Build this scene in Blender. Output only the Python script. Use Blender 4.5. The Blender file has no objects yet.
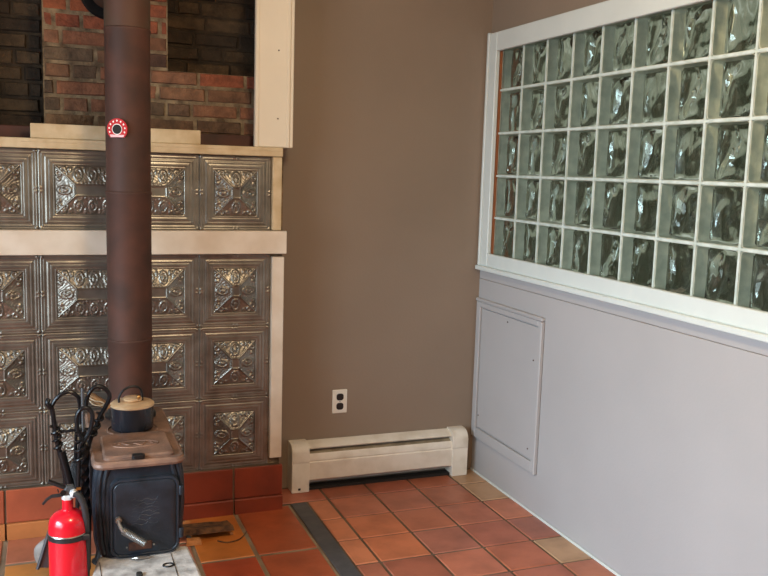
import bpy, bmesh, math, random
import numpy as np
from mathutils import Vector, Matrix, noise
random.seed(7)
PI = math.pi
C = bpy.context.scene.collection
SC = bpy.context.scene

# ------------------------------------------------------------------ colours / materials
def lin(v):
    v /= 255.0
    return v / 12.92 if v <= 0.04045 else ((v + 0.055) / 1.055) ** 2.4
def rgb(r, g, b): return (lin(r), lin(g), lin(b), 1.0)

def mat(name, col, rough=0.5, metal=0.0, var=0.0, var_scale=8.0, col2=None, bump=0.0, bump_scale=60.0,
        spec=0.5, attr=None, detail=4.0, lo=0.35, hi=0.65, coat=0.0, rvar=0.0):
    m = bpy.data.materials.new(name); m.use_nodes = True
    nt = m.node_tree; N = nt.nodes; L = nt.links
    b = N['Principled BSDF']
    b.inputs['Base Color'].default_value = col
    b.inputs['Roughness'].default_value = rough
    b.inputs['Metallic'].default_value = metal
    b.inputs['Specular IOR Level'].default_value = spec
    b.inputs['Coat Weight'].default_value = coat
    geo = N.new('ShaderNodeNewGeometry')
    src = None
    if attr:
        a = N.new('ShaderNodeVertexColor'); a.layer_name = attr; src = a.outputs['Color']
    if col2 is not None or var > 0:
        n = N.new('ShaderNodeTexNoise'); n.inputs['Scale'].default_value = var_scale
        n.inputs['Detail'].default_value = detail
        L.new(geo.outputs['Position'], n.inputs['Vector'])
        r = N.new('ShaderNodeMapRange'); r.inputs[1].default_value = lo; r.inputs[2].default_value = hi
        L.new(n.outputs['Fac'], r.inputs[0])
        mx = N.new('ShaderNodeMix'); mx.data_type = 'RGBA'
        L.new(r.outputs[0], mx.inputs[0])
        if attr:
            mx.blend_type = 'MULTIPLY'
            mx.inputs[0].default_value = 1
            L.new(src, mx.inputs[6])
            c2 = N.new('ShaderNodeMix'); c2.data_type = 'RGBA'
            c2.inputs[6].default_value = (1, 1, 1, 1); c2.inputs[7].default_value = (1 - var, 1 - var, 1 - var, 1) if col2 is None else col2
            L.new(r.outputs[0], c2.inputs[0]); L.new(c2.outputs[2], mx.inputs[7])
            for l in list(mx.inputs[0].links): L.remove(l)
            mx.inputs[0].default_value = 1.0
        else:
            mx.inputs[6].default_value = col
            mx.inputs[7].default_value = col2 if col2 is not None else tuple(c * (1 - var) for c in col[:3]) + (1,)
        L.new(mx.outputs[2], b.inputs['Base Color'])
        if rvar:
            rr = N.new('ShaderNodeMapRange'); rr.inputs[3].default_value = rough - rvar; rr.inputs[4].default_value = rough + rvar
            L.new(n.outputs['Fac'], rr.inputs[0]); L.new(rr.outputs[0], b.inputs['Roughness'])
    elif src is not None:
        L.new(src, b.inputs['Base Color'])
    if bump > 0:
        n2 = N.new('ShaderNodeTexNoise'); n2.inputs['Scale'].default_value = bump_scale; n2.inputs['Detail'].default_value = 3
        L.new(geo.outputs['Position'], n2.inputs['Vector'])
        bp = N.new('ShaderNodeBump'); bp.inputs['Strength'].default_value = bump; bp.inputs['Distance'].default_value = 0.01
        L.new(n2.outputs['Fac'], bp.inputs['Height']); L.new(bp.outputs[0], b.inputs['Normal'])
    return m

M = {}
M['wall'] = mat('taupe_paint', rgb(143, 124, 106), 0.55, var=0.10, var_scale=1.6, bump=0.06, bump_scale=90)
M['wall_low'] = mat('lower_wall_daylight_tint', rgb(174, 169, 166), 0.5, var=0.05, var_scale=2.5, bump=0.05, bump_scale=90)  # paler and greyer than the wall: cool daylight put into the colour
M['white'] = mat('white_trim_paint', rgb(211, 215, 208), 0.4, var=0.05, var_scale=6, bump=0.03, bump_scale=50)
M['post'] = mat('cream_trim_paint', rgb(232, 220, 198), 0.42, var=0.05, var_scale=5, bump=0.03, bump_scale=40)
M['ceiling'] = mat('ceiling_paint', rgb(205, 195, 180), 0.8)
M['tin'] = mat('pressed_tin', rgb(150, 145, 134), 0.35, metal=0.8, col2=rgb(118, 110, 100), var_scale=9, bump=0.03, bump_scale=130, rvar=0.06)
M['wood'] = mat('pale_pine', rgb(212, 190, 154), 0.6, col2=rgb(192, 166, 126), var_scale=14, bump=0.05, bump_scale=120)
M['wood_shelf'] = mat('whitewashed_pine', rgb(226, 212, 194), 0.55, col2=rgb(210, 192, 170), var_scale=7, bump=0.05, bump_scale=60)
M['wood_dark'] = mat('red_brown_board', rgb(84, 40, 24), 0.6, col2=rgb(50, 22, 14), var_scale=8)
M['tile'] = mat('terracotta_tile', (.86, .86, .88, 1), 0.38, var=0.34, var_scale=7.5, attr='Col', bump=0.10, bump_scale=35, lo=0.4, hi=0.75, rvar=0.12)
M['grout'] = mat('grout', rgb(82, 64, 48), 0.9, col2=rgb(118, 100, 80), var_scale=5)
M['slate'] = mat('slate', rgb(84, 83, 84), 0.5, col2=rgb(66, 66, 68), var_scale=14, bump=0.1, bump_scale=60)
M['brick'] = mat('old_brick', (1, 1, 1, 1), 0.9, var=0.5, var_scale=22, attr='Col', bump=0.7, bump_scale=70, lo=0.35, hi=0.7)
M['mortar_brick'] = mat('lime_mortar', rgb(150, 128, 98), 0.95, col2=rgb(92, 74, 54), var_scale=18, bump=0.8, bump_scale=60)
M['recess_mortar'] = mat('dark_recess_mortar', rgb(72, 58, 42), 0.95, col2=rgb(44, 35, 26), var_scale=12, bump=0.8, bump_scale=50)
M['pipe'] = mat('rusty_stovepipe', rgb(86, 56, 45), 0.62, metal=0.1, spec=.3, col2=rgb(68, 48, 40), var_scale=10, bump=0.05, bump_scale=140, detail=8)
M['pipe_top'] = mat('grey_stovepipe', rgb(80, 68, 54), 0.62, metal=0.1, spec=.3, col2=rgb(84, 58, 45), var_scale=7, bump=0.05, bump_scale=140, detail=8)
M['black_iron'] = mat('black_iron', rgb(30, 30, 31), 0.42, metal=0.4, var=0.3, var_scale=30, bump=0.08, bump_scale=90)
M['stove'] = mat('cast_iron', rgb(44, 50, 59), 0.40, metal=0.2, col2=rgb(33, 37, 43), var_scale=18, bump=0.14, bump_scale=160)
M['stove_top'] = mat('rusty_cast_iron', rgb(146, 112, 92), 0.48, metal=0.15, col2=rgb(112, 88, 76), var_scale=16, bump=0.2, bump_scale=110)
M['ash'] = mat('ash_covered_iron', rgb(196, 190, 184), 0.75, col2=rgb(118, 114, 110), var_scale=17, bump=0.25, bump_scale=80, detail=7, lo=0.38, hi=0.7)
M['steel'] = mat('worn_steel', rgb(170, 164, 156), 0.3, metal=0.9)
M['rust'] = mat('rust_plate', rgb(92, 56, 40), 0.6, metal=0.3, col2=rgb(58, 38, 30), var_scale=60)
M['tool_iron'] = mat('forged_iron', rgb(34, 34, 36), 0.3, metal=0.5, var=0.3, var_scale=40, bump=0.1, bump_scale=70)
M['red'] = mat('red_enamel', rgb(214, 22, 40), 0.22, spec=0.5, coat=0.3)
M['black_plastic'] = mat('black_plastic', rgb(34, 35, 37), 0.4)
M['rubber'] = mat('black_rubber', rgb(44, 45, 46), 0.5)
M['grey_metal'] = mat('grey_metal', rgb(96, 98, 100), 0.35, metal=0.6)
M['nut'] = mat('white_nut', rgb(226, 226, 224), 0.3, metal=0.2)
M['brass'] = mat('brass', rgb(190, 140, 80), 0.3, metal=0.9)
M['lid'] = mat('cream_lid', rgb(226, 196, 156), 0.3, metal=0.35, col2=rgb(206, 172, 132), var_scale=20)
M['kettle'] = mat('black_enamel', rgb(30, 33, 40), 0.25)
M['heater'] = mat('cream_heater_enamel', rgb(232, 222, 206), 0.45, col2=rgb(206, 192, 170), var_scale=10, lo=0.45, hi=0.8, bump=0.02)
M['dark'] = mat('dark_cavity', rgb(30, 26, 22), 0.8)
M['fin'] = mat('heater_fins', rgb(120, 112, 100), 0.5, metal=0.7)
M['outlet'] = mat('outlet_white', rgb(236, 228, 214), 0.35)
M['socket'] = mat('brown_socket', rgb(34, 24, 20), 0.35)
M['mortar'] = mat('white_grid_grout', rgb(206, 214, 206), 0.7, col2=rgb(182, 192, 180), var_scale=25)
M['sleeve'] = mat('glass_core', rgb(216, 212, 190), 0.35, col2=rgb(186, 186, 166), var_scale=22)
M['red_dial'] = mat('red_dial', rgb(186, 30, 30), 0.5, spec=.2)
M['dial_white'] = mat('white_dial', rgb(240, 226, 216), 0.4)
M['dial_pink'] = mat('pink_dial', rgb(222, 168, 168), 0.4)
M['bark'] = mat('split_wood_bark', rgb(126, 88, 54), 0.85, col2=rgb(66, 44, 28), var_scale=30, bump=0.5, bump_scale=120)
M['chip'] = mat('fresh_split_wood', rgb(216, 150, 88), 0.7, col2=rgb(190, 120, 64), var_scale=40)
M['stone'] = mat('pale_stone', rgb(176, 166, 158), 0.85, col2=rgb(140, 132, 126), var_scale=25, bump=0.3, bump_scale=60)
M['bristle'] = mat('dark_bristles', rgb(66, 64, 64), 0.8, var=0.4, var_scale=80, bump=0.6, bump_scale=300)
M['wood_handle'] = mat('tan_wood_handle', rgb(176, 140, 100), 0.5, col2=rgb(150, 116, 84), var_scale=30)
M['cord'] = mat('pale_cord', rgb(190, 178, 156), 0.8)
M['spring'] = mat('coil_steel', rgb(150, 146, 140), 0.35, metal=0.85)

def glass_front():
    m = bpy.data.materials.new('block_front_glass'); m.use_nodes = True
    nt = m.node_tree; N = nt.nodes; L = nt.links
    for n in list(N):
        if n.type != 'OUTPUT_MATERIAL': N.remove(n)
    out = [n for n in N if n.type == 'OUTPUT_MATERIAL'][0]
    tr = N.new('ShaderNodeBsdfTransparent'); tr.inputs[0].default_value = (0.93, 0.96, 0.91, 1)
    gl = N.new('ShaderNodeBsdfGlossy'); gl.inputs['Roughness'].default_value = 0.06
    fr = N.new('ShaderNodeFresnel'); fr.inputs['IOR'].default_value = 1.5
    geo = N.new('ShaderNodeNewGeometry')
    n = N.new('ShaderNodeTexNoise'); n.inputs['Scale'].default_value = 16; n.inputs['Detail'].default_value = 1
    L.new(geo.outputs['Position'], n.inputs['Vector'])
    bp = N.new('ShaderNodeBump'); bp.inputs['Strength'].default_value = 0.35; bp.inputs['Distance'].default_value = 0.02
    L.new(n.outputs['Fac'], bp.inputs['Height']); L.new(bp.outputs[0], gl.inputs['Normal']); L.new(bp.outputs[0], fr.inputs['Normal'])
    mx = N.new('ShaderNodeMixShader'); L.new(fr.outputs[0], mx.inputs[0]); L.new(tr.outputs[0], mx.inputs[1]); L.new(gl.outputs[0], mx.inputs[2])
    L.new(mx.outputs[0], out.inputs[0])
    return m
def glass_back():
    m = bpy.data.materials.new('block_wavy_glass'); m.use_nodes = True
    nt = m.node_tree; b = nt.nodes['Principled BSDF']
    b.inputs['Base Color'].default_value = (0.92, 0.95, 0.90, 1)
    b.inputs['Roughness'].default_value = 0.03; b.inputs['IOR'].default_value = 1.5
    b.inputs['Transmission Weight'].default_value = 1.0
    return m
M['glass_front'] = glass_front(); M['glass_back'] = glass_back()

# ------------------------------------------------------------------ object helpers
def worldloc(o):
    v = Vector((0, 0, 0))
    while o is not None:
        v += o.location; o = o.parent
    return v
def obj(name, bm, m, parent=None, smooth=35, origin=None):
    me = bpy.data.meshes.new(name)
    off = worldloc(parent) if parent else (Vector(origin) if origin else Vector((0, 0, 0)))
    for v in bm.verts: v.co -= off
    bmesh.ops.recalc_face_normals(bm, faces=bm.faces)
    bm.to_mesh(me); bm.free()
    if smooth:
        for p in me.polygons: p.use_smooth = True
        me.set_sharp_from_angle(angle=math.radians(smooth))
    if m is not None: me.materials.append(m)
    o = bpy.data.objects.new(name, me); C.objects.link(o)
    if parent: o.parent = parent
    elif origin: o.location = origin
    return o
def tag(o, label, cat, group=None, kind=None):
    if label: o['label'] = label
    if cat: o['category'] = cat
    if group: o['group'] = group
    if kind: o['kind'] = kind
    return o
def thing(name, label, cat, loc, group=None):
    o = bpy.data.objects.new(name, None); C.objects.link(o); o.location = loc; o.empty_display_size = 0.05
    return tag(o, label, cat, group)
def struct(name, bm, m, parent=None, label=None, smooth=35):
    o = obj(name, bm, m, parent, smooth)
    if parent is None: o['kind'] = 'structure'
    if label: o['label'] = label
    return o
def copy_tree(o, parent=None):
    c = o.copy(); C.objects.link(c)
    if parent is not None: c.parent = parent
    for ch in list(o.children): copy_tree(ch, c)
    return c

def NB(): return bmesh.new()
def box(bm, x0, x1, y0, y1, z0, z1, bev=0.0, seg=1):
    t = bmesh.new()
    bmesh.ops.create_cube(t, size=1)
    for v in t.verts:
        v.co = Vector((x0 + (v.co.x + .5) * (x1 - x0), y0 + (v.co.y + .5) * (y1 - y0), z0 + (v.co.z + .5) * (z1 - z0)))
    if bev > 0: bmesh.ops.bevel(t, geom=t.edges[:], offset=bev, segments=seg, affect='EDGES', profile=0.5)
    join(bm, t)
def join(bm, t):
    mp = {}
    for v in t.verts: mp[v] = bm.verts.new(v.co)
    for f in t.faces:
        try: bm.faces.new([mp[v] for v in f.verts])
        except ValueError: pass
    t.free()
def rings(bm, rs, cap=True, closed=True):
    vs = [[bm.verts.new(p) for p in r] for r in rs]
    n = len(vs[0])
    for a, b in zip(vs, vs[1:]):
        for i in range(n if closed else n - 1):
            j = (i + 1) % n
            bm.faces.new((a[i], a[j], b[j], b[i]))
    if cap:
        bm.faces.new(vs[0][::-1]); bm.faces.new(vs[-1])
def lathe(bm, prof, center, axis='Z', n=40, cap=True):
    rs = []
    c = Vector(center)
    for r, h in prof:
        ring = []
        for i in range(n):
            a = 2 * PI * i / n
            if axis == 'Z': p = Vector((r * math.cos(a), r * math.sin(a), h))
            elif axis == 'Y': p = Vector((r * math.cos(a), h, r * math.sin(a)))
            else: p = Vector((h, r * math.cos(a), r * math.sin(a)))
            ring.append(c + p)
        rs.append(ring)
    rings(bm, rs, cap)
def smooth_path(pts, k=6):
    P = [Vector(p) for p in pts]; out = []
    for i in range(len(P) - 1):
        p0 = P[max(i - 1, 0)]; p1 = P[i]; p2 = P[i + 1]; p3 = P[min(i + 2, len(P) - 1)]
        for j in range(k):
            t = j / k
            out.append(0.5 * ((2 * p1) + (p2 - p0) * t + (2 * p0 - 5 * p1 + 4 * p2 - p3) * t * t + (3 * p1 - p0 - 3 * p2 + p3) * t ** 3))
    out.append(P[-1]); return out
def tube(bm, pts, r, n=10, smooth=0, flat=1.0):
    P = smooth_path(pts, smooth) if smooth else [Vector(p) for p in pts]
    m = len(P); rs = []
    up = None
    for i in range(m):
        d = (P[min(i + 1, m - 1)] - P[max(i - 1, 0)]).normalized()
        if up is None:
            up = d.orthogonal().normalized()
        up = (up - d * up.dot(d))
        if up.length < 1e-6: up = d.orthogonal()
        up.normalize(); sd = d.cross(up)
        rr = r(i / (m - 1)) if callable(r) else r
        rs.append([P[i] + (up * math.cos(2 * PI * k / n) + sd * math.sin(2 * PI * k / n) * flat) * rr for k in range(n)])
    rings(bm, rs)
def helix_pts(p0, p1, rad, turns, n=14):
    p0 = Vector(p0); p1 = Vector(p1); d = (p1 - p0).normalized(); u = d.orthogonal().normalized(); w = d.cross(u)
    k = int(turns * n); return [p0.lerp(p1, i / k) + (u * math.cos(2 * PI * i / n) + w * math.sin(2 * PI * i / n)) * rad for i in range(k + 1)]
def rrect(hw, hd, r, n=6):
    pts = []
    for cx, cy, a0 in ((hw - r, hd - r, 0), (-hw + r, hd - r, PI / 2), (-hw + r, -hd + r, PI), (hw - r, -hd + r, 1.5 * PI)):
        for i in range(n + 1):
            a = a0 + PI / 2 * i / n
            pts.append((cx + r * math.cos(a), cy + r * math.sin(a)))
    return pts
def loft(bm, secs, n=6, axis='Z'):
    """secs: (cx, cy, hw, hd, r, h) rounded rectangles stacked along axis"""
    rs = []
    for cx, cy, hw, hd, r, h in secs:
        pts = rrect(hw, hd, min(r, hw * .98, hd * .98), n)
        if axis == 'Z': rs.append([Vector((cx + a, cy + b, h)) for a, b in pts])
        else: rs.append([Vector((cx + a, h, cy + b)) for a, b in pts])
    rings(bm, rs)
def prism_x(bm, prof, x0, x1):
    """prof: closed list of (y,z) extruded along X"""
    rings(bm, [[Vector((x0, y, z)) for y, z in prof], [Vector((x1, y, z)) for y, z in prof]])
def color_faces(bm, fn):
    lay = bm.loops.layers.float_color.get('Col') or bm.loops.layers.float_color.new('Col')
    return lay

# ------------------------------------------------------------------ camera
pos = Vector((-2.02620145, -3.86508821, 1.51709646))
yaw, pit, rol = (math.radians(a) for a in (21.29227, 7.70185, 1.76696))
f = Vector((math.sin(yaw) * math.cos(pit), math.cos(yaw) * math.cos(pit), -math.sin(pit)))
rt = Vector((math.cos(yaw), -math.sin(yaw), 0)); up = rt.cross(f)
c, s = math.cos(rol), math.sin(rol)
rt2 = c * rt + s * up; up2 = -s * rt + c * up
cam = bpy.data.cameras.new('camera'); co = bpy.data.objects.new('camera', cam); C.objects.link(co)
co.matrix_world = Matrix(((rt2.x, up2.x, -f.x, pos.x), (rt2.y, up2.y, -f.y, pos.y), (rt2.z, up2.z, -f.z, pos.z), (0, 0, 0, 1)))
cam.sensor_width = 36; cam.lens = 867.14 * 36 / 768; cam.clip_start = 0.05
SC.camera = co

# ------------------------------------------------------------------ room dimensions
XL, YF, ZC = -4.4, -6.2, 2.62         # left wall, wall behind the camera, ceiling
HX0, HX1, HY = -2.37, -1.08, -0.225   # hearth block
# ---- floor
def tile_slab(bm, lay, x0, x1, y0, y1, col, z=0.0, g=0.005, bev=0.004):
    x0 += g; x1 -= g; y0 += g; y1 -= g
    if x1 - x0 < 0.015 or y1 - y0 < 0.015: return
    dz = random.uniform(-.0008, .0008)
    lo = [(x0, y0), (x1, y0), (x1, y1), (x0, y1)]
    hi = [(x0 + bev, y0 + bev), (x1 - bev, y0 + bev), (x1 - bev, y1 - bev), (x0 + bev, y1 - bev)]
    a = [bm.verts.new((x, y, z - 0.006)) for x, y in lo]
    b = [bm.verts.new((x, y, z + dz)) for x, y in hi]
    fs = [bm.faces.new(b)]
    for i in range(4): fs.append(bm.faces.new((a[i], a[(i + 1) % 4], b[(i + 1) % 4], b[i])))
    for fc in fs:
        for l in fc.loops: l[lay] = col
bm = NB()
box(bm, XL - .1, 0.12, YF - .1, 0.12, -0.10, -0.0045)
struct('floor', bm, M['grout'], smooth=0)
M['grout_pale'] = mat('pale_grout', rgb(158, 138, 112), .9, col2=rgb(120, 100, 78), var_scale=6)
bm = NB(); box(bm, XL, -1.027, YF, -0.2, -.006, -.0035)
obj('old_grout', bm, M['grout_pale'], bpy.data.objects['floor'], smooth=0)
def pick(lst):
    r, g, b = random.choice(lst); k = random.uniform(.93, 1.07)
    k *= .95; cc = rgb(min(255, r * k), min(255, g * k), min(255, b * k)); return cc
reds = [(190, 112, 84), (196, 114, 82), (182, 104, 78), (200, 122, 90), (188, 106, 74), (178, 108, 86)]
bm = NB(); lay = bm.loops.layers.float_color.new('Col')
P = 0.22622; FX, FY = -0.8376, -0.1893
xs = [FX + i * P for i in range(4)]
xc = [-0.943] + xs + [0.0]
for r in range(-1, 30):
    y1 = FY - r * P; y0 = y1 - P
    if r == -1: y1 = 0.0; y0 = FY
    for i in range(len(xc) - 1):
        x0, x1 = xc[i], xc[i + 1]
        if r == -1 and i == 0: x0 = -1.06
        col = pick(reds)
        if i == len(xc) - 2 and r in (-1, 0, 3): col = rgb(186, 146, 110)
        if i == 0 and r in (0, 1, 2): col = rgb(208, 126, 86)
        if i in (1, ) and r in (1, 2): col = rgb(204, 118, 78)
        tile_slab(bm, lay, x0, x1, y0, y1, col)
# older, larger tiles by the stove
xo = [-1.027, -1.283, -1.51, -1.86, -2.212, -2.50, -2.79, -3.11, -3.43, -3.75, -4.07, -4.4]
cols = {0: [(176, 84, 50), (172, 88, 54), (168, 84, 50)], 1: [(208, 122, 52), (184, 80, 46), (196, 100, 52)]}
for i in range(len(xo) - 1):
    x1, x0 = xo[i], xo[i + 1]
    rows = [-0.205, -0.675, -1.12, -1.57, -2.02] if i < 2 else [-0.235, -0.475, -0.79, -1.105, -1.42, -1.735, -2.05]
    if x1 < HX0 + .1: rows = [0.0] + rows
    while rows[-1] > YF: rows.append(rows[-1] - 0.36)
    for k in range(len(rows) - 1):
        if i == 0: col = rgb(*[(176, 86, 48), (172, 84, 50)][k % 2])
        elif i == 1: col = rgb(*[(206, 120, 52), (180, 76, 44), (196, 104, 54)][k % 3])
        elif i in (3, 4) and k == 0: col = rgb(196, 122, 92)
        elif i in (3, 4) and k == 1: col = rgb(212, 140, 74)
        else: col = pick(reds + [(206, 128, 66)])
        tile_slab(bm, lay, x0, x1, rows[k + 1], rows[k], col, g=0.008 if i == 0 or i > 1 else 0.006)
struct('floor_tiles', bm, M['tile'])
bpy.data.objects['floor_tiles'].parent = bpy.data.objects['floor']
del bpy.data.objects['floor_tiles']['kind']
bm = NB(); box(bm, -1.020, -0.948, YF, -0.2, -0.006, 0.0008, 0.0015)
struct('slate_strip', bm, M['slate'], bpy.data.objects['floor'], label='dark slate strip between two fields of terracotta tiles')

# ---- walls
bm = NB(); box(bm, -1.062, 0.12, 0.0, 0.12, 0, ZC)
struct('wall_back', bm, M['wall'])
bm = NB(); box(bm, XL, HX0, 0.0, 0.12, 0, ZC)
struct('wall_back_left', bm, M['wall'])
WY0, WY1, WZ0, WZ1 = -1.925, -0.092, 1.102, 2.118     # window opening in the right wall
bm = NB()
box(bm, 0, .12, YF, 0.0, 0, WZ0); box(bm, 0, .12, YF, 0.0, WZ1, ZC)
box(bm, 0, .12, WY1, 0.0, WZ0, WZ1); box(bm, 0, .12, YF, WY0, WZ0, WZ1)
struct('wall_right', bm, M['wall'], smooth=0)
bm = NB(); box(bm, -0.006, 0.0, YF, -0.0005, 0.0, 0.995, 0.0015); box(bm, -0.0055, 0.0, YF, -0.0005, 0.997, 1.0435, 0.0015)
struct('trim_wainscot', bm, M['wall_low'])
bm = NB()
LY0, LY1, LZ0, LZ1 = -4.2, -1.5, 0.35, 2.1            # daylight opening in the left wall
box(bm, XL - .12, XL, YF, 0.12, 0, LZ0); box(bm, XL - .12, XL, YF, 0.12, LZ1, ZC)
box(bm, XL - .12, XL, LY1, 0.12, LZ0, LZ1); box(bm, XL - .12, XL, YF, LY0, LZ0, LZ1)
struct('wall_left', bm, M['wall'], smooth=0)
bm = NB(); box(bm, XL, 0.12, YF - .12, YF, 0, ZC)
struct('wall_front', bm, M['wall'])
bm = NB(); box(bm, XL - .12, 0.12, YF - .12, 0.6, ZC, ZC + .1)
struct('ceiling', bm, M['ceiling'])
bm = NB()
for (a, b, z0, z1) in ((LY0 - .07, LY0, LZ0 - .07, LZ1 + .07), (LY1, LY1 + .07, LZ0 - .07, LZ1 + .07), (LY0, LY1, LZ0 - .07, LZ0), (LY0, LY1, LZ1, LZ1 + .07)):
    box(bm, XL, XL + .02, a, b, z0, z1, .003)
struct('trim_left_window', bm, M['white'])
# uneven white caulk along the foot of the right wall
bm = NB(); box(bm, -0.014, -0.006, -3.0, -0.005, -0.002, 0.010, 0.003)
struct('baseboard_right', bm, M['white'])

# ------------------------------------------------------------------ glass block window
win = bpy.data.objects.new('window_1', None); C.objects.link(win); win.location = (0, -1.0, 1.1); win['kind'] = 'structure'
bm = NB()
fx = -0.022
box(bm, fx, 0.0, -2.02, -0.0965, 2.098, 2.186, .003)          # head
box(bm, fx, 0.0, -2.02, -0.0965, 1.066, 1.130, .003)          # bottom rail
box(bm, fx, 0.0, -0.0965, -0.028, 1.066, 2.186, .003)         # stile by the corner
box(bm, fx - .006, 0.0, -0.028, -0.010, 1.066, 2.190, .003)  # outer bead of that stile
box(bm, fx, 0.0, -2.02, -1.925, 1.130, 2.098, .003)
obj('window_frame', bm, M['white'], win)
bm = NB(); box(bm, -0.040, 0.0, -2.05, -0.010, 1.044, 1.066, .003)
obj('window_sill', bm, M['white'], win)
bm = NB(); box(bm, 0.002, 0.11, -0.100, -0.0925, 1.104, 2.116)
o = obj('wood_jamb', bm, mat('raw_orange_wood', rgb(150, 88, 48), .6, var=.2, var_scale=20), win); o['label'] = 'strip of bare orange wood inside the left edge'
S = 0.2032; Y0 = -0.0985; Z4 = 1.3053; J = 0.0095
bx0, bx1 = 0.008, 0.076
bm = NB()
zt, zb = Z4 + 4 * S - J / 2, Z4 - S + J / 2
for k in range(1, 5):
    z = Z4 + (4 - k) * S
    for j in range(9):
        box(bm, bx0, bx1, Y0 - (j + 1) * S + J / 2, Y0 - j * S - (J / 2 if j else 0), z - J / 2, z + J / 2, 0)
for j in range(1, 10):
    y = Y0 - j * S
    box(bm, bx0 - .0005, bx1 - .001, y - J / 2, y + J / 2, zb, zt, 0)
obj('mortar_grid', bm, M['mortar'], win)

# one block: clear front face, pale core, wavy back face
h = (S - J) / 2 - 0.0006
blk = thing('glass_block', 'x', 'glass block', (0, 0, 0), 'glass blocks of the window')
bm = NB()
R1 = [Vector((bx0, a, b)) for a, b in rrect(h, h, .012, 4)]
R1b = [Vector((bx0 + .003, a, b)) for a, b in rrect(h, h, .012, 4)]
t_in = 0.0015
R2 = [Vector((bx0 + .003, a, b)) for a, b in rrect(h - t_in, h - t_in, .012, 4)]
R3 = [Vector((bx1 - .012, a, b)) for a, b in rrect(h - t_in - .004, h - t_in - .004, .012, 4)]
R4 = [Vector((bx1 - .012, a, b)) for a, b in rrect(h, h, .012, 4)]
vs = [[bm.verts.new(p) for p in r] for r in (R1b, R2, R3, R4, R1b)]
vs[-1] = vs[0]
for a, b in zip(vs, vs[1:]):
    n = len(a)
    for i in range(n): bm.faces.new((a[i], a[(i + 1) % n], b[(i + 1) % n], b[i]))
o = obj('block_core', bm, M['sleeve'], blk); o['label'] = 'pale green inner edge of the hollow block'
bm = NB()                                                     # front face: slightly pillowed sheet of glass
n = 10; g = [[None] * (n + 1) for _ in range(n + 1)]
for i in range(n + 1):
    for k in range(n + 1):
        u, v = 2 * i / n - 1, 2 * k / n - 1
        d = 0.004 * (1 - max(abs(u), abs(v)) ** 6)
        g[i][k] = bm.verts.new((bx0 + .0035 - d, u * h * .995, v * h * .995))
for i in range(n):
    for k in range(n): bm.faces.new((g[i][k], g[i + 1][k], g[i + 1][k + 1], g[i][k + 1]))
o = obj('front_face', bm, M['glass_front'], blk, smooth=80)
if o.data.polygons[0].normal.x > 0: o.data.flip_normals()
# back face: solid wavy glass slab
n = 34; hh = h - t_in - .0045
def wavy(u, v, sd):
    p = Vector((u * 1.25 + v * 0.65 + sd, v * .6 - u * .25, sd))
    q = Vector((u * 1.2, v * 1.2, sd + 4))
    w = noise.noise(p + Vector((0.7 * noise.noise(q), 0.7 * noise.noise(q + Vector((5, 2, 1))), 0)))
    return 0.019 * w + 0.0008 * noise.noise(Vector((u * 5, v * 4, sd + 9)))
def back_face(sd):
    bm = NB()
    fr, bk = [], []
    for i in range(n + 1):
        ra, rb = [], []
        for k in range(n + 1):
            u, v = 2 * i / n - 1, 2 * k / n - 1
            e = min(1, (1 - max(abs(u), abs(v))) * 6)
            ra.append(bm.verts.new((bx1 - .020 + wavy(u, v, sd) * e, u * hh, v * hh)))
            rb.append(bm.verts.new((bx1 - .004 + .4 * wavy(u, v, sd + 7) * e, u * hh, v * hh)))
        fr.append(ra); bk.append(rb)
    for i in range(n):
        for k in range(n):
            bm.faces.new((fr[i][k], fr[i + 1][k], fr[i + 1][k + 1], fr[i][k + 1]))
            bm.faces.new((bk[i][k], bk[i][k + 1], bk[i + 1][k + 1], bk[i + 1][k]))
    for i in range(n):
        for (a, b) in (((i, 0), (i + 1, 0)), ((i + 1, n), (i, n)), ((0, i + 1), (0, i)), ((n, i), (n, i + 1))):
            bm.faces.new((fr[a[0]][a[1]], bk[a[0]][a[1]], bk[b[0]][b[1]], fr[b[0]][b[1]]))
    return bm
obj('wavy_back_face', back_face(1.3), M['glass_back'], blk, smooth=80)
variants = []
for sd in (2.9, 4.4, 6.2, 7.7):
    o = obj('wavy_back_face', back_face(sd), M['glass_back'], None, smooth=80); variants.append(o.data); bpy.data.objects.remove(o)
ORD = ['first', 'second', 'third', 'fourth', 'fifth', 'sixth', 'seventh', 'eighth', 'ninth']
ROW = ['top row', 'second row from the top', 'middle row', 'second row from the bottom', 'bottom row']
for r in range(5):
    for j in range(9):
        o = blk if (r == 0 and j == 0) else copy_tree(blk)
        o.location = (0, Y0 - (j + .5) * S, Z4 + (4 - r - .5) * S)
        for ch in o.children:
            if ch.name.startswith('wavy') and (r * 9 + j) % 5: ch.data = variants[(r * 9 + j) % 5 - 1]
        o['label'] = 'glass block, %s, %s from the corner' % (ROW[r], ORD[j])

# ------------------------------------------------------------------ access panel, outlet, heater
t = thing('access_panel', 'pale access panel low on the right wall next to the room corner', 'access panel', (-0.006, -0.32, 0.19))
ya, yb, za, zc = -0.638, -0.008, 0.185, 0.897
def frame_bar(bm, ya, yb, za, zb):
    box(bm, -0.020, -0.006, ya, yb, za, zb, .003)
bm = NB(); w = .040
g2 = .014
frame_bar(bm, ya + w, yb - w, zc - w, zc - g2); frame_bar(bm, ya + w, yb - w, za, za + w + .012)
frame_bar(bm, ya + g2, ya + w, za, zc - g2); frame_bar(bm, yb - w, yb, za, zc - g2)
box(bm, -0.026, -0.006, ya, yb, zc - g2 + .001, zc + .004, .004); box(bm, -0.026, -0.006, ya, ya + g2 - .001, za, zc - g2, .004)
obj('panel_frame', bm, M['wall_low'], t)
bm = NB(); box(bm, -0.0125, -0.006, ya + w + .006, yb - w - .006, za + w + .018, zc - w - .006, .002)
obj('panel_board', bm, M['wall_low'], t)
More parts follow.
